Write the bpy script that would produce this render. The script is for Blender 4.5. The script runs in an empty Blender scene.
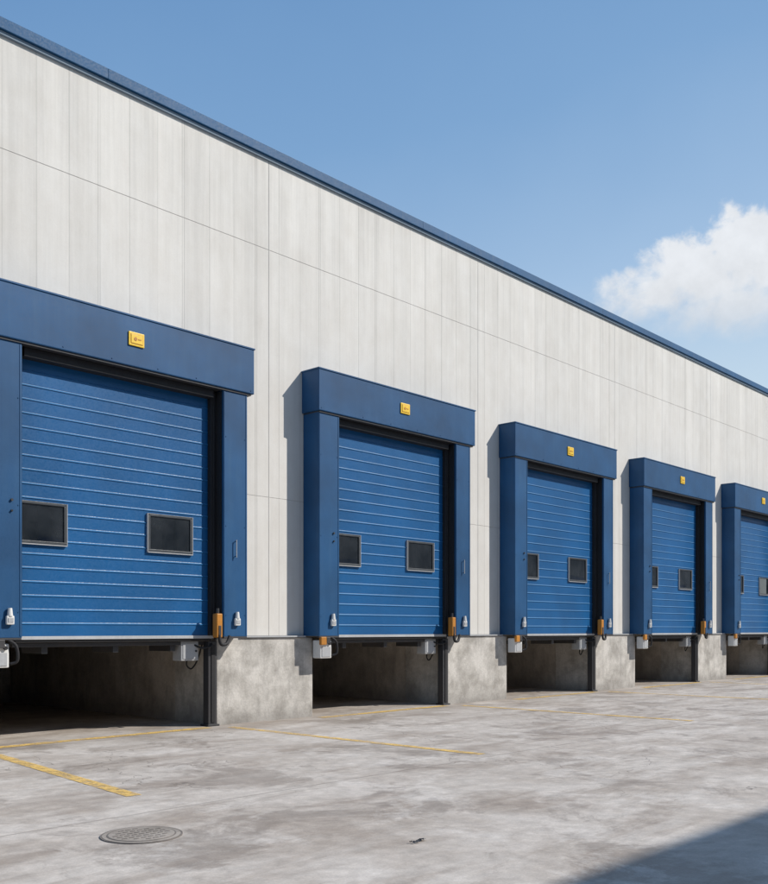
import bpy, bmesh, math, random
from mathutils import Vector, Matrix
random.seed(4)
sc = bpy.context.scene
sc.view_settings.view_transform = 'Standard'
sc.view_settings.look = 'None'
sc.view_settings.exposure = 0

# ---------------------------------------------------------------- node helpers
class NT:
    def __init__(s, tree): s.t = tree; s.n = tree.nodes; s.l = tree.links
    def new(s, typ, **kw):
        n = s.n.new(typ)
        for k, v in kw.items(): setattr(n, k, v)
        return n
    def put(s, sock, v):
        if isinstance(v, bpy.types.NodeSocket): s.l.new(v, sock)
        elif v is not None: sock.default_value = v
    def math(s, op, a, b=None, c=None, clamp=False):
        n = s.new('ShaderNodeMath', operation=op, use_clamp=clamp)
        s.put(n.inputs[0], a); s.put(n.inputs[1], b); s.put(n.inputs[2], c)
        return n.outputs[0]
    def vmath(s, op, a, b=None):
        n = s.new('ShaderNodeVectorMath', operation=op)
        s.put(n.inputs[0], a); s.put(n.inputs[1], b)
        return n.outputs['Value'] if op in ('DOT_PRODUCT', 'LENGTH') else n.outputs[0]
    def mapping(s, v, scale=(1, 1, 1), loc=(0, 0, 0), rot=(0, 0, 0)):
        n = s.new('ShaderNodeMapping')
        s.put(n.inputs[0], v); n.inputs['Scale'].default_value = scale
        n.inputs['Location'].default_value = loc; n.inputs['Rotation'].default_value = rot
        return n.outputs[0]
    def noise(s, v, scale, detail=5, rough=0.55, dist=0.0):
        n = s.new('ShaderNodeTexNoise')
        s.put(n.inputs['Vector'], v); n.inputs['Scale'].default_value = scale
        n.inputs['Detail'].default_value = detail; n.inputs['Roughness'].default_value = rough
        n.inputs['Distortion'].default_value = dist
        return n.outputs['Fac']
    def rng(s, v, a, b, c=0.0, d=1.0, smooth=False):
        n = s.new('ShaderNodeMapRange')
        if smooth: n.interpolation_type = 'SMOOTHSTEP'
        s.put(n.inputs[0], v)
        for i, q in enumerate((a, b, c, d)): s.put(n.inputs[i + 1], q)
        return n.outputs[0]
    def mix(s, f, a, b, mode='MIX'):
        n = s.new('ShaderNodeMix', data_type='RGBA', blend_type=mode)
        s.put(n.inputs['Factor'], f); s.put(n.inputs['A'], a if not isinstance(a, tuple) else (*a[:3], 1))
        s.put(n.inputs['B'], b if not isinstance(b, tuple) else (*b[:3], 1))
        return n.outputs['Result']
    def scalecol(s, col, f):
        n = s.new('ShaderNodeVectorMath', operation='SCALE')
        if isinstance(col, tuple): n.inputs[0].default_value = col[:3]
        else: s.l.new(col, n.inputs[0])
        s.put(n.inputs['Scale'], f)
        return n.outputs[0]

def material(name):
    m = bpy.data.materials.new(name); m.use_nodes = True
    nt = NT(m.node_tree); nt.n.clear()
    out = nt.new('ShaderNodeOutputMaterial'); b = nt.new('ShaderNodeBsdfPrincipled')
    nt.l.new(b.outputs[0], out.inputs[0])
    return m, nt, b, out

def objcoord(nt, rand=False):
    v = nt.new('ShaderNodeTexCoord').outputs['Object']
    if rand:
        r = nt.new('ShaderNodeObjectInfo').outputs['Random']
        v = nt.vmath('ADD', v, nt.scalecol((37.0, 11.0, 23.0), r))
    return v

def bump(nt, b, h, strength=0.3, dist=0.01):
    n = nt.new('ShaderNodeBump'); n.inputs['Strength'].default_value = strength
    n.inputs['Distance'].default_value = dist
    nt.put(n.inputs['Height'], h); nt.l.new(n.outputs[0], b.inputs['Normal'])

def paint(name, col, rough=0.4, var=0.12, dirt=0.25, dirtcol=(0.18, 0.19, 0.2), wave=0.25, spec=0.5):
    m, nt, b, o = material(name)
    v = objcoord(nt, True)
    big = nt.noise(v, 1.1, 3)
    st = nt.noise(nt.mapping(v, (9, 9, 0.7)), 1.0, 4, 0.6)
    fine = nt.noise(v, 45, 2, 0.6)
    f = nt.math('ADD', nt.rng(big, 0.3, 0.7, 1 - var, 1 + var), nt.rng(fine, 0.3, 0.7, -0.04, 0.04))
    c = nt.scalecol(col, f)
    d = nt.math('MULTIPLY', nt.rng(st, 0.48, 0.8, 0, 1), nt.rng(big, 0.35, 0.65, 0.2, 1))
    c = nt.mix(nt.math('MULTIPLY', d, dirt), c, dirtcol)
    nt.l.new(c, b.inputs['Base Color'])
    b.inputs['Specular IOR Level'].default_value = spec
    nt.put(b.inputs['Roughness'], nt.rng(fine, 0.3, 0.7, rough - 0.07, rough + 0.1))
    bump(nt, b, nt.math('ADD', nt.math('MULTIPLY', big, 3.0), nt.math('MULTIPLY', fine, 0.06)), wave, 0.006)
    return m

# ---------------------------------------------------------------- materials
def make_wall():
    m, nt, b, o = material('precast_wall_panels')
    v = objcoord(nt)
    sep = nt.new('ShaderNodeSeparateXYZ'); nt.l.new(v, sep.inputs[0])
    x, z = sep.outputs[0], sep.outputs[2]
    streak = nt.noise(nt.mapping(v, (5.5, 1, 0.30)), 1.0, 6, 0.66)
    streak2 = nt.noise(nt.mapping(v, (26, 1, 0.40), (3, 0, 8)), 1.0, 3, 0.6)
    big = nt.noise(nt.mapping(v, (0.5, 1, 0.7)), 1.0, 4, 0.6)
    fine = nt.noise(v, 38, 3, 0.65)
    mott = nt.noise(nt.mapping(v, (1.3, 1, 0.8)), 2.6, 5, 0.66)
    def planks(pitch, off, lo, hi, seed):
        pl = nt.math('DIVIDE', nt.math('ADD', x, off), pitch)
        fr = nt.math('FRACT', pl)
        e = nt.math('MULTIPLY', nt.math('MINIMUM', fr, nt.math('SUBTRACT', 1.0, fr)), pitch)
        br = nt.noise(nt.mapping(v, (2.4, 1, 0.18), (seed, 0, seed)), 1.0, 3)
        return pl, nt.math('MULTIPLY', nt.rng(e, 0.004, 0.013, 1, 0), nt.rng(br, lo, hi, 0.0, 1.0))
    pl, line1 = planks(0.4157, 0.0, 0.28, 0.54, 9)
    _, line2 = planks(1.247, 0.03, 0.2, 0.5, 3)
    wn = nt.new('ShaderNodeTexWhiteNoise', noise_dimensions='1D'); nt.l.new(nt.math('FLOOR', pl), wn.inputs['W'])
    plank = nt.rng(wn.outputs['Value'], 0, 1, -0.035, 0.035)
    line = nt.math('ADD', nt.math('MULTIPLY', line1, 0.8), nt.math('MULTIPLY', line2, 0.9), clamp=True)
    top = nt.rng(z, 4.6, 8.2, 0.35, 1.0)
    f = nt.math('ADD', 1.0, plank)
    f = nt.math('ADD', f, nt.math('MULTIPLY', nt.rng(streak, 0.32, 0.68, 0.06, -0.09), top))
    f = nt.math('ADD', f, nt.math('MULTIPLY', nt.rng(streak2, 0.35, 0.7, 0.03, -0.05), top))
    f = nt.math('ADD', f, nt.rng(big, 0.3, 0.7, -0.035, 0.035))
    f = nt.math('ADD', f, nt.rng(fine, 0.3, 0.7, -0.02, 0.02))
    f = nt.math('ADD', f, nt.rng(mott, 0.3, 0.7, -0.028, 0.028))
    f = nt.math('SUBTRACT', f, nt.math('MULTIPLY', line, 0.20))
    tint = nt.mix(nt.rng(mott, 0.3, 0.7), (0.635, 0.608, 0.560), (0.655, 0.637, 0.598))
    c = nt.scalecol(tint, f)
    nt.l.new(c, b.inputs['Base Color'])
    b.inputs['Roughness'].default_value = 0.8
    h = nt.math('SUBTRACT', nt.math('ADD', nt.math('MULTIPLY', fine, 0.25), nt.math('MULTIPLY', streak2, 0.3)), line)
    bump(nt, b, h, 0.3, 0.005)
    return m

def make_concrete(name, c1, c2, dark=(0.14, 0.13, 0.12), st=0.5, lowf=0.45):
    m, nt, b, o = material(name)
    v = objcoord(nt)
    a = nt.noise(v, 2.1, 6, 0.66, 0.2)
    f = nt.noise(v, 30, 4, 0.7)
    s = nt.noise(nt.mapping(v, (6, 6, 1.0)), 1.0, 4, 0.6)
    c = nt.mix(nt.rng(a, 0.38, 0.60), c1, c2)
    c = nt.mix(nt.math('MULTIPLY', nt.rng(s, 0.5, 0.75), st), c, dark)
    c = nt.scalecol(c, nt.rng(f, 0.25, 0.75, 0.85, 1.15))
    sep = nt.new('ShaderNodeSeparateXYZ'); nt.l.new(v, sep.inputs[0])
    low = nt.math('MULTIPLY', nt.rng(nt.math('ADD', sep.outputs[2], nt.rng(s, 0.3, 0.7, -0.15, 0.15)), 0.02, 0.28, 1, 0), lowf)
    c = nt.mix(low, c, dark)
    nt.l.new(c, b.inputs['Base Color']); b.inputs['Roughness'].default_value = 0.85
    bump(nt, b, nt.math('ADD', f, nt.math('MULTIPLY', a, 0.6)), 0.4, 0.01)
    return m

def make_ground():
    m, nt, b, o = material('yard_concrete')
    v = objcoord(nt)
    sep = nt.new('ShaderNodeSeparateXYZ'); nt.l.new(v, sep.inputs[0])
    x, y = sep.outputs[0], sep.outputs[1]
    big = nt.noise(v, 0.3, 4, 0.6, 0.5)
    med = nt.noise(nt.mapping(v, (0.8, 1.0, 1), (5, 2, 0)), 1.0, 7, 0.68, 0.4)
    sm = nt.noise(v, 7, 5, 0.7)
    fine = nt.noise(v, 70, 2, 0.7)
    smear = nt.noise(nt.mapping(v, (0.5, 2.0, 1), (1, 7, 0), (0, 0, 0.5)), 1.0, 6, 0.68, 0.4)
    c = nt.mix(nt.rng(med, 0.37, 0.60), (0.365, 0.315, 0.270), (0.540, 0.495, 0.448))
    c = nt.mix(nt.rng(big, 0.38, 0.62, 0, 0.4), c, (0.50, 0.46, 0.415))
    c = nt.mix(nt.rng(smear, 0.50, 0.63, 0, 0.55), c, (0.28, 0.232, 0.193))
    st = nt.noise(nt.mapping(v, (0.7, 0.7, 1), (14, 3, 0)), 1.0, 7, 0.74, 0.5)
    stain = nt.rng(st, 0.53, 0.59, 0, 0.50)
    c = nt.mix(stain, c, (0.205, 0.168, 0.138))
    lt = nt.noise(nt.mapping(v, (1.1, 1.4, 1), (4, 23, 0)), 1.0, 7, 0.74, 0.3)
    c = nt.mix(nt.rng(lt, 0.54, 0.63, 0, 0.50), c, (0.63, 0.59, 0.545))
    c = nt.scalecol(c, nt.rng(sm, 0.28, 0.72, 0.80, 1.18))
    c = nt.scalecol(c, nt.rng(fine, 0.25, 0.75, 0.90, 1.10))
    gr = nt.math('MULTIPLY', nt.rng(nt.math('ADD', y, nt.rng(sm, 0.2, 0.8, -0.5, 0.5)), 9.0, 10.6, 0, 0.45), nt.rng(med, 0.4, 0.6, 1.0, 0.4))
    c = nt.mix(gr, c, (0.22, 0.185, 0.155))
    vo = nt.new('ShaderNodeTexVoronoi'); nt.put(vo.inputs['Vector'], v); vo.inputs['Scale'].default_value = 3.1
    spot = nt.math('MULTIPLY', nt.rng(vo.outputs['Distance'], 0.02, 0.08, 1, 0), nt.rng(big, 0.48, 0.56))
    c = nt.mix(nt.math('MULTIPLY', spot, 0.5), c, (0.10, 0.085, 0.07))
    wob = nt.math('MULTIPLY', nt.rng(med, 0, 1, -1, 1), 0.03)
    def joint(q, pitch, off):
        fr = nt.math('FRACT', nt.math('DIVIDE', nt.math('ADD', nt.math('ADD', q, off), wob), pitch))
        e = nt.math('MULTIPLY', nt.math('MINIMUM', fr, nt.math('SUBTRACT', 1.0, fr)), pitch)
        return nt.rng(e, 0.005, 0.016, 1, 0)
    jt = nt.math('MULTIPLY', nt.math('MAXIMUM', joint(x, 9.976, 0.95), joint(y, 4.2, 2.55)), nt.rng(sm, 0.35, 0.6, 0.35, 1.0))
    warp = nt.new('ShaderNodeTexNoise'); nt.put(warp.inputs['Vector'], v); warp.inputs['Scale'].default_value = 1.8; warp.inputs['Detail'].default_value = 4
    vw = nt.vmath('ADD', v, nt.scalecol(warp.outputs['Color'], 0.7))
    vc = nt.new('ShaderNodeTexVoronoi', feature='DISTANCE_TO_EDGE'); nt.put(vc.inputs['Vector'], vw); vc.inputs['Scale'].default_value = 0.42
    crack = nt.math('MULTIPLY', nt.rng(vc.outputs['Distance'], 0.0010, 0.0032, 1, 0), nt.rng(big, 0.47, 0.53))
    ln = nt.math('MAXIMUM', nt.math('MULTIPLY', jt, 0.55), nt.math('MULTIPLY', crack, 0.5))
    c = nt.mix(ln, c, (0.11, 0.092, 0.078))
    nt.l.new(c, b.inputs['Base Color'])
    nt.put(b.inputs['Roughness'], nt.math('SUBTRACT', nt.rng(sm, 0.3, 0.7, 0.68, 0.88), nt.math('MULTIPLY', stain, 0.35)))
    b.inputs['Specular IOR Level'].default_value = 0.35
    h = nt.math('ADD', nt.math('MULTIPLY', sm, 0.5), nt.math('MULTIPLY', fine, 0.2))
    h = nt.math('SUBTRACT', h, ln)
    bump(nt, b, h, 0.4, 0.008)
    return m

def make_line():
    m, nt, b, o = material('worn_yellow_paint')
    v = objcoord(nt)
    n1 = nt.noise(v, 9, 6, 0.75)
    n2 = nt.noise(v, 1.3, 3, 0.6)
    c = nt.mix(nt.rng(n1, 0.3, 0.7), (0.70, 0.43, 0.09), (0.80, 0.56, 0.20))
    nt.l.new(c, b.inputs['Base Color']); b.inputs['Roughness'].default_value = 0.7
    t = nt.new('ShaderNodeBsdfTransparent'); mx = nt.new('ShaderNodeMixShader')
    w = nt.math('ADD', n1, nt.rng(n2, 0.3, 0.7, -0.10, 0.10))
    nt.put(mx.inputs[0], nt.rng(w, 0.42, 0.56, 0.30, 0.92))
    nt.l.new(t.outputs[0], mx.inputs[1]); nt.l.new(b.outputs[0], mx.inputs[2]); nt.l.new(mx.outputs[0], o.inputs[0])
    return m

def make_glass():
    m, nt, b, o = material('dark_window_glass')
    v = objcoord(nt, True)
    c = nt.mix(nt.rng(nt.noise(v, 3, 3), 0.3, 0.7), (0.008, 0.010, 0.012), (0.030, 0.034, 0.038))
    nt.l.new(c, b.inputs['Base Color'])
    b.inputs['Roughness'].default_value = 0.03
    b.inputs['Specular IOR Level'].default_value = 1.0
    bump(nt, b, nt.noise(v, 2, 2), 0.1, 0.01)
    return m

M = {}
M['wall'] = make_wall()
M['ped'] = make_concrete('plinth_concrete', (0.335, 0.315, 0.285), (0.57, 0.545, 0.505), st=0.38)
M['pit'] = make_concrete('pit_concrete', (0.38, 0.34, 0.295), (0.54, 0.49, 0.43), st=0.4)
M['cover'] = make_concrete('cover_concrete', (0.24, 0.21, 0.18), (0.36, 0.32, 0.28), st=0.3, lowf=0.0)
M['rim'] = make_concrete('cover_iron', (0.10, 0.09, 0.08), (0.18, 0.16, 0.145), st=0.3, lowf=0.0)
M['ground'] = make_ground()
M['line'] = make_line()
M['glass'] = make_glass()
M['blue'] = paint('shelter_blue_paint', (0.009, 0.068, 0.172), 0.5, 0.22, 0.28, (0.05, 0.13, 0.22), spec=0.35)
M['door'] = paint('door_blue_paint', (0.005, 0.090, 0.248), 0.42, 0.14, 0.16, (0.04, 0.14, 0.27), spec=0.4)
M['bead_highlight'] = paint('door_rib_highlight', (0.042, 0.185, 0.37), 0.35, 0.1, 0.15, (0.1, 0.2, 0.35))  # lighter blue paints a highlight onto the upper faces of the ribs
M['joint'] = paint('joint_sealant', (0.44, 0.42, 0.39), 0.9)
M['coping'] = paint('coping_blue_paint', (0.010, 0.080, 0.19), 0.62, spec=0.35)
M['trim'] = paint('coping_drip_trim', (0.20, 0.27, 0.34), 0.6)
M['black'] = paint('black_rubber', (0.012, 0.012, 0.014), 0.7, 0.2, 0.2, (0.05, 0.05, 0.05))
M['steel'] = paint('dark_steel', (0.035, 0.036, 0.04), 0.5, 0.2, 0.4, (0.10, 0.07, 0.05))
M['grey'] = paint('galvanised_grey', (0.40, 0.41, 0.42), 0.5, 0.1, 0.4, (0.2, 0.19, 0.17))
M['white'] = paint('white_plastic', (0.68, 0.68, 0.66), 0.45, 0.05, 0.3, (0.35, 0.33, 0.3))
M['orange'] = paint('orange_bumper', (0.50, 0.20, 0.02), 0.5, 0.2, 0.6, (0.10, 0.06, 0.03))
M['yellow'] = paint('yellow_plate', (0.80, 0.52, 0.03), 0.45, 0.08, 0.2, (0.4, 0.25, 0.05))
M['frame'] = paint('window_frame_dark', (0.035, 0.042, 0.050), 0.5)
M['roof'] = paint('roof_membrane', (0.3, 0.3, 0.3), 0.9)
M['clad'] = paint('opposite_cladding', (0.36, 0.37, 0.38), 0.6, 0.1, 0.4, (0.2, 0.2, 0.2))

# ---------------------------------------------------------------- mesh helpers
class MB:
    """collects boxes into one mesh"""
    def __init__(s): s.bm = bmesh.new(); s.mats = []
    def mi(s, k):
        if k not in s.mats: s.mats.append(k)
        return s.mats.index(k)
    def box(s, x0, x1, y0, y1, z0, z1, k, bev=0.0, seg=2):
        t = bmesh.new()
        bmesh.ops.create_cube(t, size=1)
        for v in t.verts:
            v.co = Vector(((x0 + x1) / 2 + v.co.x * (x1 - x0), (y0 + y1) / 2 + v.co.y * (y1 - y0), (z0 + z1) / 2 + v.co.z * (z1 - z0)))
        if bev: bmesh.ops.bevel(t, geom=t.edges[:], offset=bev, segments=seg, affect='EDGES', profile=0.6)
        s.merge(t, k)
    def merge(s, t, k):
        i = s.mi(k)
        for f in t.faces: f.material_index = i
        me = bpy.data.meshes.new('tmp'); t.to_mesh(me); t.free()
        s.bm.from_mesh(me); bpy.data.meshes.remove(me)
    def cyl(s, c, r, h, k, axis='Z', seg=20, r2=None, bev=0):
        t = bmesh.new()
        bmesh.ops.create_cone(t, cap_ends=True, segments=seg, radius1=r, radius2=r if r2 is None else r2, depth=h)
        R = Matrix.Identity(3)
        if axis == 'Y': R = Matrix.Rotation(math.radians(90), 3, 'X')
        if axis == 'X': R = Matrix.Rotation(math.radians(90), 3, 'Y')
        for v in t.verts: v.co = R @ v.co + Vector(c)
        s.merge(t, k)
    def tube(s, pts, r, k, seg=10):
        t = bmesh.new(); rings = []
        P = [Vector(p) for p in pts]
        Q = []
        for i in range(len(P) - 1):
            a = P[max(i - 1, 0)]; b_ = P[i]; c = P[i + 1]; d = P[min(i + 2, len(P) - 1)]
            for j in range(6):
                u = j / 6
                Q.append(0.5 * ((2 * b_) + (-a + c) * u + (2 * a - 5 * b_ + 4 * c - d) * u * u + (-a + 3 * b_ - 3 * c + d) * u ** 3))
        Q.append(P[-1])
        for i, q in enumerate(Q):
            d = (Q[min(i + 1, len(Q) - 1)] - Q[max(i - 1, 0)]).normalized()
            up = Vector((0.3, 1, 0.1)).normalized(); a = d.cross(up).normalized(); b_ = d.cross(a)
            rings.append([t.verts.new(q + r * (math.cos(2 * math.pi * j / seg) * a + math.sin(2 * math.pi * j / seg) * b_)) for j in range(seg)])
        for i in range(len(rings) - 1):
            for j in range(seg):
                f = t.faces.new((rings[i][j], rings[i][(j + 1) % seg], rings[i + 1][(j + 1) % seg], rings[i + 1][j])); f.smooth = True
        t.faces.new(rings[0]); t.faces.new(rings[-1])
        bmesh.ops.recalc_face_normals(t, faces=t.faces[:])
        s.merge(t, k)
    def mesh(s, name):
        me = bpy.data.meshes.new(name); s.bm.to_mesh(me); s.bm.free()
        for k in s.mats: me.materials.append(M[k])
        return me

def obj(name, me, parent=None, loc=(0, 0, 0)):
    o = bpy.data.objects.new(name, me); sc.collection.objects.link(o)
    o.location = loc
    if parent: o.parent = parent
    return o
def empty(name, loc=(0, 0, 0)):
    o = bpy.data.objects.new(name, None); sc.collection.objects.link(o); o.location = loc; o.empty_display_size = 0.3
    return o

# ---------------------------------------------------------------- layout (metres; X along wall, Y towards wall)
PITCH = 4.988
L0 = 4.605            # left edge of a dock hood
W = 3.74
WALL = 10.58
FLOOR = 1.2
ROOF = 8.26
NL, NR = -3, 7
docks = [L0 + PITCH * i for i in range(NL, NR)]
X0 = docks[0] - 1.28; X1 = docks[-1] + PITCH

# ground
mb = MB(); t = bmesh.new()
vs = [t.verts.new(p) for p in ((-250, -250, 0), (250, -250, 0), (250, 250, 0), (-250, 250, 0))]; t.faces.new(vs)
mb.merge(t, 'ground'); obj('ground', mb.mesh('ground'))

# warehouse
wh = empty('warehouse_building')
mb = MB()
g = 0.0028
seams = [X0]
for d in docks[1:]: seams += [d - 0.64]
seams.append(X1)
zs = [FLOOR, 3.22, 6.80, ROOF - 0.1]
for a, b_ in zip(seams[:-1], seams[1:]):
    for z0, z1 in zip(zs[:-1], zs[1:]):
        mb.box(a + g, b_ - g, WALL, WALL + 0.12, z0 + (g if z0 > FLOOR else 0.02), z1 - g, 'wall', 0.003, 1)
obj('wall_panels', mb.mesh('wall_panels'), wh)
mb = MB()
mb.box(X0 + 0.02, X1 - 0.02, WALL + 0.0045, WALL + 0.26, FLOOR + 0.03, ROOF - 0.12, 'joint')
obj('wall_core', mb.mesh('wall_core'), wh)
mb = MB()
mb.box(X0, X0 + 0.25, WALL + 0.265, WALL + 40, 0, ROOF - 0.1, 'wall')
mb.box(X1 - 0.25, X1, WALL + 0.265, WALL + 40, 0, ROOF - 0.1, 'wall')
mb.box(X0, X1, WALL + 40.01, WALL + 40.3, 0, ROOF - 0.1, 'wall')
obj('outer_walls', mb.mesh('outer_walls'), wh)
mb = MB(); mb.box(X0 + .26, X1 - .26, WALL + 0.28, WALL + 39.9, ROOF - 0.5, ROOF - 0.3, 'roof'); obj('roof', mb.mesh('roof'), wh)
mb = MB(); mb.box(X0 + .26, X1 - .26, WALL + 0.27, WALL + 39.9, FLOOR, FLOOR + 0.2, 'pit'); obj('floor_slab', mb.mesh('floor_slab'), wh)
mb = MB(); xx = X0 - 0.05
while xx < X1:
    xe = min(xx + 6.0, X1 + 0.05)
    mb.box(xx + 0.001, xe - 0.001, WALL - 0.07, WALL + 0.4, ROOF - 0.13, ROOF, 'coping', 0.006)
    mb.box(xx + 0.001, xe - 0.001, WALL - 0.035, WALL + 0.3, ROOF - 0.175, ROOF - 0.132, 'trim', 0.003)
    xx = xe
obj('roof_coping', mb.mesh('roof_coping'), wh)
mb = MB()
for i, d in enumerate(docks):
    a = d + W + 0.01
    b_ = a + PITCH - W - 0.02
    mb.box(a, b_, WALL - 0.11, WALL + 0.01, FLOOR - 0.005, FLOOR + 0.018, 'grey', 0.003)
obj('base_flashing', mb.mesh('base_flashing'), wh)
P0, P1 = 3.355, 5.140   # relative to dock L
mb = MB()
for d in [docks[0] - PITCH] + docks:
    a, b_ = max(d + P0, X0), min(d + P1, X1)
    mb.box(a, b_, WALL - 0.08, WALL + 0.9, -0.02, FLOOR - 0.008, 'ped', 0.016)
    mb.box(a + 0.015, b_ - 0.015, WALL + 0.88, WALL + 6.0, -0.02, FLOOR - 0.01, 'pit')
obj('dock_plinths', mb.mesh('dock_plinths'), wh)
mb = MB(); mb.box(X0 + .3, X1 - .3, WALL + 6.02, WALL + 6.3, 0, FLOOR - 0.01, 'pit'); obj('pit_back_wall', mb.mesh('pit_back_wall'), wh)

# ---- dock assembly (local: x from dock left, y from WALL plane (negative = outwards), z abs)
HF = -0.38   # hood front
def build_parts():
    P = {}
    mb = MB()
    mb.box(0, W + 0.03, HF, -0.002, 4.54, 5.16, 'blue', 0.014, 3)
    mb.box(-0.010, W + 0.040, HF - 0.010, -0.002, 5.150, 5.172, 'blue', 0.004)
    mb.box(0.03, W - 0.01, HF + 0.02, -0.01, 4.515, 4.545, 'steel', 0.003)
    for sx in (0.05, W / 4, W / 2 - 0.3, W / 2 + 0.35, 3 * W / 4, W - 0.03):
        mb.cyl((sx, HF - 0.002, 4.58), 0.008, 0.008, 'blue', 'Y', 8)
    P['hood'] = mb.mesh('hood')
    mb = MB(); PF = HF + 0.035
    for a, b_ in ((0.03, 0.455), (W - 0.475, W - 0.065)):
        mb.box(a, b_, PF, -0.002, FLOOR + 0.01, 4.535, 'blue', 0.012, 3)
        mb.box(a + 0.01, b_ - 0.01, PF - 0.004, PF + 0.05, FLOOR - 0.012, FLOOR + 0.012, 'steel', 0.002)
        mb.box(a + 0.012, a + 0.03, PF - 0.005, PF + 0.01, FLOOR + 0.03, 4.50, 'blue', 0.002)
        mb.box(b_ - 0.03, b_ - 0.012, PF - 0.005, PF + 0.01, FLOOR + 0.03, 4.50, 'blue', 0.002)
        for z in (1.5, 2.7, 3.9):
            mb.cyl((a + 0.045, PF - 0.003, z), 0.006, 0.008, 'blue', 'Y', 8)
            mb.cyl((b_ - 0.045, PF - 0.003, z), 0.006, 0.008, 'blue', 'Y', 8)
    P['posts'] = mb.mesh('posts')
    mb = MB()
    xl, xr = 0.457, W - 0.477
    mb.box(xr - 0.012, xr, PF + 0.03, -0.15, FLOOR + 0.02, 4.50, 'black', 0.003)
    mb.box(xl, xl + 0.012, PF + 0.03, -0.15, FLOOR + 0.02, 4.50, 'black', 0.003)
    mb.box(xr - 0.10, xr - 0.014, -0.20, -0.131, FLOOR + 0.03, 4.50, 'black', 0.006)
    mb.box(xl + 0.014, xl + 0.06, -0.20, -0.131, FLOOR + 0.03, 4.50, 'black', 0.006)
    mb.box(xr - 0.053, xr - 0.047, -0.208, -0.199, FLOOR + 0.03, 4.48, 'steel')
    mb.box(xl + 0.06, xr - 0.10, -0.27, -0.131, 4.41, 4.512, 'black', 0.006)
    P['seals'] = mb.mesh('seals')
    t = bmesh.new(); YD = -0.13
    n = 20; z0, z1 = FLOOR + 0.03, 4.46; p = (z1 - z0) / n
    prof = []
    for i in range(n):
        z = z0 + i * p
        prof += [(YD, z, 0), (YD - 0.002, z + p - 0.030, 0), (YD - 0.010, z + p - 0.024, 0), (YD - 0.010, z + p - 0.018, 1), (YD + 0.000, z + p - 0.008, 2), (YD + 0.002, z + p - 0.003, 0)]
    prof.append((YD, z1, 0))
    xa, xb = xl + 0.005, xr - 0.005
    A = [t.verts.new((xa, y, z)) for y, z, _ in prof]; B = [t.verts.new((xb, y, z)) for y, z, _ in prof]
    mb = MB(); i0 = mb.mi('door'); i1 = mb.mi('bead_highlight')
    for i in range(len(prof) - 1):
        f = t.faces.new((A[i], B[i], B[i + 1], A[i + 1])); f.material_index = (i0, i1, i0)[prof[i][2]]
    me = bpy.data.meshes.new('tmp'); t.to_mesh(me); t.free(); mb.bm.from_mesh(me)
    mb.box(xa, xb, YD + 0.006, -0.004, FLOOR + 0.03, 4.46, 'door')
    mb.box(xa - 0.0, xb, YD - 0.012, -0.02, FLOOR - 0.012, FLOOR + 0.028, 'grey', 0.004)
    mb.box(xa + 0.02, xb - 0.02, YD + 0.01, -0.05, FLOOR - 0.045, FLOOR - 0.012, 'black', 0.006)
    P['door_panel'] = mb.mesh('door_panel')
    mb = MB()
    for a, b_ in ((0.44 + 0.03, 1.10), (2.22, 2.90)):
        zb, zt = 2.30, 2.79; fr = 0.034; y0, y1 = YD - 0.030, YD + 0.01
        mb.box(a, b_, y0, y1, zb, zb + fr, 'frame', 0.006); mb.box(a, b_, y0, y1, zt - fr, zt, 'frame', 0.006)
        mb.box(a, a + fr, y0 + 0.001, y1, zb + fr, zt - fr, 'frame', 0.004); mb.box(b_ - fr, b_, y0 + 0.001, y1, zb + fr, zt - fr, 'frame', 0.004)
        mb.box(a + fr, b_ - fr, YD - 0.014, YD + 0.004, zb + fr, zt - fr, 'glass')
        mb.box(a - 0.006, b_ + 0.006, y0 - 0.006, YD, zb - 0.012, zb - 0.001, 'grey', 0.002)
        mb.box(b_ + 0.001, b_ + 0.009, y0 - 0.002, YD, zb, zt, 'grey', 0.001)
        mb.box(a - 0.009, a - 0.001, y0 - 0.002, YD, zb, zt, 'grey', 0.001)
    P['windows'] = mb.mesh('windows')
    mb = MB(); cx = W / 2 + 0.03
    mb.box(cx - 0.11, cx + 0.11, HF - 0.018, HF - 0.001, 4.79, 4.96, 'yellow', 0.008)
    mb.box(cx - 0.085, cx + 0.085, HF - 0.022, HF - 0.017, 4.815, 4.935, 'orange', 0.003)
    mb.box(cx - 0.079, cx + 0.079, HF - 0.025, HF - 0.021, 4.821, 4.929, 'yellow', 0.002)
    mb.cyl((cx - 0.02, HF - 0.026, 4.875), 0.022, 0.006, 'orange', 'Y', 16)
    mb.box(cx + 0.015, cx + 0.06, HF - 0.028, HF - 0.024, 4.868, 4.882, 'orange')
    P['yellow_plate'] = mb.mesh('yellow_plate')
    mb = MB()
    for cx in (0.30, W - 0.26):
        mb.box(cx - 0.045, cx + 0.045, PF - 0.05, PF - 0.007, 1.36, 1.46, 'white', 0.014)
        mb.cyl((cx, PF - 0.03, 1.50), 0.032, 0.09, 'white', 'Z', 16, 0.022)
        mb.box(cx - 0.03, cx + 0.03, PF - 0.056, PF - 0.049, 1.385, 1.435, 'grey', 0.003)
    hx = W - 0.28
    for z in (2.30, 2.50): mb.cyl((hx, PF - 0.02, z), 0.006, 0.03, 'blue', 'Y', 8)
    mb.cyl((hx, PF - 0.037, 2.40), 0.007, 0.24, 'grey', 'Z', 10)
    mb.cyl((0.33, PF - 0.01, 2.75), 0.015, 0.02, 'steel', 'Y', 12)
    mb.cyl((0.33, PF - 0.01, 2.63), 0.012, 0.02, 'black', 'Y', 12)
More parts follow.
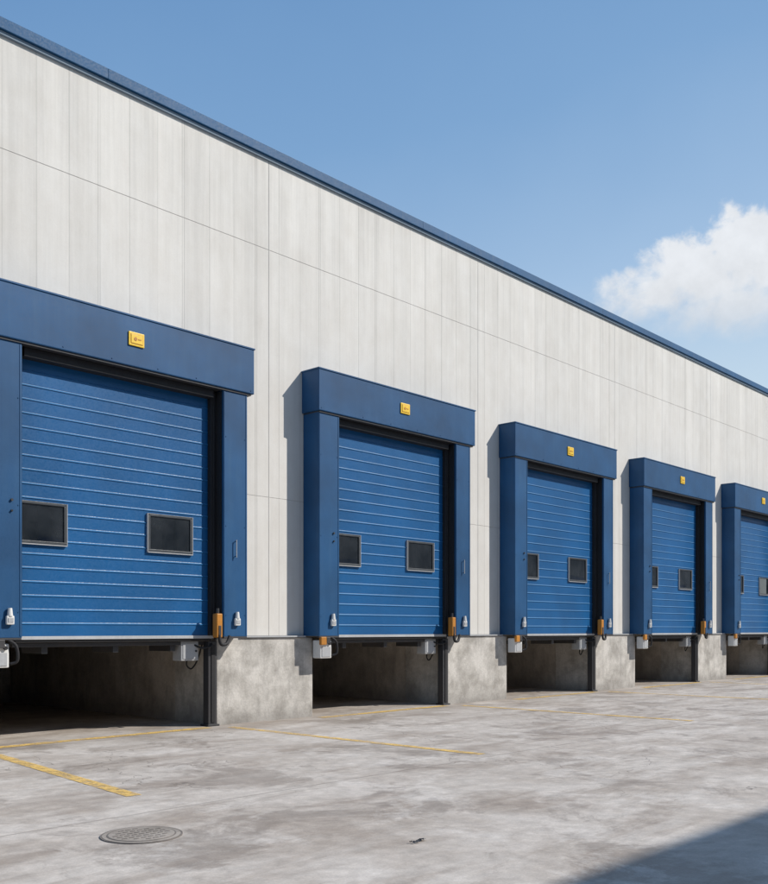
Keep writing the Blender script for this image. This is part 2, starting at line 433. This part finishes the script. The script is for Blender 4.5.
    # orange guard right
    mb.box(W - 0.60, W - 0.51, PF - 0.03, PF + 0.07, 1.20, 1.52, 'orange', 0.012)
    mb.box(W - 0.575, W - 0.535, PF - 0.038, PF - 0.025, 1.23, 1.36, 'steel', 0.004)
    mb.cyl((W - 0.555, PF + 0.02, 1.54), 0.022, 0.10, 'steel', 'Z', 14)
    mb.tube([(W - 0.56, PF - 0.02, 1.24), (W - 0.54, PF - 0.03, 1.12), (W - 0.46, PF - 0.03, 1.11), (W - 0.40, PF - 0.01, 1.16), (W - 0.37, PF, 1.22)], 0.024, 'black')
    mb.tube([(W - 0.50, -0.12, 1.12), (W - 0.55, -0.16, 1.08), (W - 0.66, -0.12, 1.06), (W - 0.74, -0.06, 1.1)], 0.014, 'black')
    # black steel leg beside plinth
    mb.box(P0 - 0.175, P0 - 0.03, -0.13, -0.01, 0.0, 1.15, 'steel', 0.01)
    mb.box(P0 - 0.20, P0 - 0.01, -0.16, 0.02, 0.0, 0.025, 'steel', 0.004)
    mb.box(P0 - 0.13, P0 - 0.07, -0.142, -0.128, 0.05, 1.1, 'black', 0.004)
    # junction box hanging under floor edge
    mb.box(2.79, 3.07, -0.06, 0.14, 0.89, 1.15, 'grey', 0.014)
    mb.box(2.815, 3.045, -0.068, -0.058, 0.915, 1.125, 'grey', 0.006)
    mb.cyl((3.02, -0.075, 1.02), 0.012, 0.02, 'black', 'Y', 10)
    mb.tube([(2.95, 0.04, 0.89), (2.96, 0.05, 0.82), (3.06, 0.08, 0.78), (3.14, 0.06, 0.9), (3.17, 0.0, 1.1)], 0.011, 'black')
    # left control box
    mb.box(0.09, 0.32, PF + 0.03, PF + 0.2, 0.88, 1.15, 'white', 0.016)
    mb.box(0.115, 0.295, PF + 0.022, PF + 0.032, 0.90, 1.05, 'grey', 0.006)
    mb.cyl((0.27, PF + 0.015, 1.10), 0.022, 0.03, 'black', 'Y', 12)
    mb.box(0.06, 0.17, PF - 0.025, PF + 0.028, 1.08, 1.20, 'orange', 0.012)
    mb.box(0.175, 0.25, PF - 0.02, PF + 0.028, 1.10, 1.195, 'steel', 0.008)
    mb.tube([(0.30, PF + 0.02, 1.19), (0.38, PF - 0.01, 1.12), (0.40, PF + 0.0, 0.96), (0.33, PF + 0.04, 0.92)], 0.018, 'black')
    # dock leveller lip edge under the door
    mb.box(0.48, W - 0.57, -0.05, 0.10, 1.10, 1.15, 'steel', 0.005)
    for hx in (0.9, 1.85, 2.7):
        mb.box(hx - 0.04, hx + 0.04, 0.0, 0.5, 1.02, 1.10, 'steel', 0.004)
    P['fittings'] = mb.mesh('fittings')
    return P
parts = build_parts()
for d in docks:
    e = empty('loading_dock_door', (d, WALL, 0))
    for k, me in parts.items():
        obj(k, me, e)

# ---------------------------------------------------------------- painted yard lines
def sheet(name, quads, z, k):
    mb = MB(); t = bmesh.new()
    for q in quads: t.faces.new([t.verts.new((x, y, z)) for x, y in q])
    bmesh.ops.recalc_face_normals(t, faces=t.faces[:])
    for f in t.faces:
        if f.normal.z < 0: f.normal_flip()
    mb.merge(t, k); return obj(name, mb.mesh(name))
def strip(x0, y0, x1, y1, w):
    d = Vector((x1 - x0, y1 - y0)).normalized(); n = Vector((-d.y, d.x)) * w / 2
    return [(x0 + n.x, y0 + n.y), (x0 - n.x, y0 - n.y), (x1 - n.x, y1 - n.y), (x1 + n.x, y1 + n.y)]
for i, d in enumerate(docks):
    sheet('yellow_bay_line', [strip(d + 0.1, 10.27, d + 3.1, 10.32, 0.17)], 0.004, 'line')
    if d > L0 - 1: sheet('yellow_bay_line', [strip(d + 3.33, 10.15, d + 3.37, 6.0, 0.13)], 0.004, 'line')
sheet('yellow_bay_line', [strip(4.50, 9.7, 4.13, 6.5, 0.13)], 0.004, 'line')

# manhole cover
mb = MB()
mb.cyl((0, 0, 0.0), 0.255, 0.012, 'rim', 'Z', 48)
mb.cyl((0, 0, 0.0015), 0.242, 0.012, 'cover', 'Z', 48)
mb.cyl((0, 0, 0.003), 0.215, 0.012, 'rim', 'Z', 48)
mb.cyl((0, 0, 0.0045), 0.205, 0.012, 'cover', 'Z', 48)
for i in range(-3, 4):
    for j in range(-3, 4):
        if (i * i + j * j) * 0.052 ** 2 < 0.18 ** 2:
            mb.box(i * 0.052 - 0.017, i * 0.052 + 0.017, j * 0.052 - 0.006, j * 0.052 + 0.006, 0.0105, 0.0125, 'rim')
obj('manhole_cover', mb.mesh('manhole_cover'), None, (3.37, 5.22, 0))

# debris scrap
mb = MB()
t = bmesh.new()
for k in range(9):
    a = Vector((random.uniform(-0.07, 0.07), random.uniform(-0.03, 0.03), 0.004)); r = random.uniform(0.01, 0.028)
    t.faces.new([t.verts.new(a + Vector((math.cos(q) * r * random.uniform(.6, 1.3), math.sin(q) * r * random.uniform(.5, 1), random.uniform(0.002, 0.016)))) for q in (0, 1.3, 2.5, 3.9, 5.2)])
mb.merge(t, 'steel'); obj('leaf_litter', mb.mesh('leaf_litter'), None, (4.40, 3.82, 0))

# ---------------------------------------------------------------- opposite warehouse (casts the yard shadow)
SUN = Vector((0.95, -1.0, 1.10)).normalized()
OY = -6.5; OH = (2.66 - OY) * 1.10
op = empty('opposite_warehouse')
mb = MB()
mb.box(-30, 70, OY - 25, OY, 0, OH - 0.25, 'clad')
for i in range(0, 200):
    mb.box(-30 + i * 0.5, -30 + i * 0.5 + 0.06, OY - 0.001, OY + 0.03, 1.0, OH - 0.27, 'clad')
obj('cladding', mb.mesh('cladding'), op)
mb = MB(); mb.box(-30.1, 70.1, OY - 25.1, OY, OH - 0.24, OH, 'coping', 0.01); obj('coping', mb.mesh('coping'), op)
mb = MB()
for i in range(9):
    mb.box(-26 + i * 10, -22 + i * 10, OY + 0.032, OY + 0.06, 0.02, 4.2, 'door', 0.01)
    mb.box(-26 + i * 10, -22 + i * 10, OY + 0.032, OY + 0.05, 5.2, 6.3, 'glass', 0.01)
obj('doors', mb.mesh('doors'), op)

# ---------------------------------------------------------------- camera
th = math.atan(881 / 950)
fwd = Vector((math.cos(th), math.sin(th), 0)); right = Vector((math.sin(th), -math.cos(th), 0)); up = Vector((0, 0, 1))
cam = bpy.data.cameras.new('camera'); co = bpy.data.objects.new('camera', cam); sc.collection.objects.link(co)
co.matrix_world = Matrix(((right.x, up.x, -fwd.x, 0), (right.y, up.y, -fwd.y, 0), (right.z, up.z, -fwd.z, 1.3), (0, 0, 0, 1)))
cam.sensor_fit = 'HORIZONTAL'; cam.sensor_width = 36; cam.lens = 950 / 768 * 36
cam.shift_y = 188 / 768; cam.clip_end = 2000; cam.clip_start = 0.05
sc.camera = co

# ---------------------------------------------------------------- sun + sky
sl = bpy.data.lights.new('sun', 'SUN'); sl.energy = 4.6; sl.angle = math.radians(0.5); sl.color = (1.0, 0.945, 0.87)
so = bpy.data.objects.new('sun', sl); sc.collection.objects.link(so)
so.rotation_euler = SUN.to_track_quat('Z', 'Y').to_euler(); so.location = (20, -20, 30)

w = bpy.data.worlds.new('World'); sc.world = w; w.use_nodes = True
nt = NT(w.node_tree); nt.n.clear()
out = nt.new('ShaderNodeOutputWorld'); bg = nt.new('ShaderNodeBackground'); nt.l.new(bg.outputs[0], out.inputs[0])
STR = 0.12
bg.inputs['Strength'].default_value = STR
sky = nt.new('ShaderNodeTexSky', sky_type='NISHITA'); sky.sun_disc = False
sky.sun_elevation = math.asin(SUN.z); sky.sun_rotation = math.atan2(SUN.x, SUN.y)
sky.air_density = 1.0; sky.dust_density = 1.2; sky.ozone_density = 1.2
dirv = nt.new('ShaderNodeTexCoord').outputs['Generated']
C = Vector((0.868, 0.373, 0.329)).normalized()
R = Vector((C.y, -C.x, 0)).normalized(); U = R.cross(C)
cd = nt.math('MAXIMUM', nt.vmath('DOT_PRODUCT', dirv, tuple(C)), 0.05)
a = nt.math('DIVIDE', nt.vmath('DOT_PRODUCT', dirv, tuple(R)), cd)
b_ = nt.math('DIVIDE', nt.vmath('DOT_PRODUCT', dirv, tuple(U)), cd)
cv = nt.new('ShaderNodeCombineXYZ'); nt.l.new(a, cv.inputs[0]); nt.l.new(b_, cv.inputs[1])
def lobe(cx, cy, rx, ry):
    dx = nt.math('DIVIDE', nt.math('SUBTRACT', a, cx), rx); dy = nt.math('DIVIDE', nt.math('SUBTRACT', b_, cy), ry)
    return nt.math('SUBTRACT', 1.0, nt.math('SQRT', nt.math('ADD', nt.math('MULTIPLY', dx, dx), nt.math('MULTIPLY', dy, dy))))
lob = None
for q in ((0.028, 0.014, 0.066, 0.050), (-0.062, -0.012, 0.060, 0.032), (-0.018, 0.002, 0.060, 0.044), (0.080, 0.020, 0.066, 0.058), (0.14, 0.004, 0.07, 0.05), (0.02, -0.030, 0.13, 0.032), (-0.045, -0.078, 0.022, 0.014)):
    v = lobe(*q); lob = v if lob is None else nt.math('MAXIMUM', lob, v)
nz = nt.noise(cv.outputs[0], 22, 7, 0.60, 0.2)
nz2 = nt.noise(cv.outputs[0], 34, 4, 0.6)
dens = nt.math('ADD', lob, nt.rng(nz, 0.25, 0.75, -0.48, 0.48))
soft = nt.rng(b_, -0.035, 0.03, 1.0, 0.30)
mask = nt.rng(dens, -0.05, soft, 0, 1, True)
mask = nt.math('MULTIPLY', mask, nt.rng(b_, -0.085, 0.0, 0.30, 0.92, True))
shade = nt.math('ADD', nt.rng(nz2, 0.3, 0.7, -0.07, 0.05), nt.rng(b_, -0.04, 0.03, 0.88, 1.0))
ccol = nt.scalecol((0.85 / STR, 0.87 / STR, 0.90 / STR), shade)
sepd = nt.new('ShaderNodeSeparateXYZ'); nt.l.new(dirv, sepd.inputs[0])
ramp = nt.new('ShaderNodeValToRGB'); el = ramp.color_ramp
hz = nt.math('SUBTRACT', sepd.outputs[2], nt.math('MULTIPLY', nt.rng(nt.vmath('DOT_PRODUCT', dirv, tuple(R)), -0.55, 0.25), 0.12))
nt.l.new(nt.math('ADD', hz, nt.rng(nt.noise(dirv, 3.0, 4), 0.3, 0.7, -0.02, 0.02)), ramp.inputs[0])
el.elements[0].position = 0.0; el.elements[0].color = (0.70, 0.81, 0.88, 1)
el.elements[1].position = 1.0; el.elements[1].color = (0.11, 0.24, 0.48, 1)
for p, c in ((0.14, (0.58, 0.73, 0.86, 1)), (0.27, (0.39, 0.57, 0.80, 1)), (0.42, (0.22, 0.405, 0.675, 1)), (0.56, (0.145, 0.31, 0.585, 1))):
    e = el.elements.new(p); e.color = c
haze = nt.scalecol(ramp.outputs[0], 1.0 / STR)
skyc = nt.mix(0.85, sky.outputs[0], haze)
col = nt.mix(mask, skyc, ccol)
nt.l.new(col, bg.inputs['Color'])
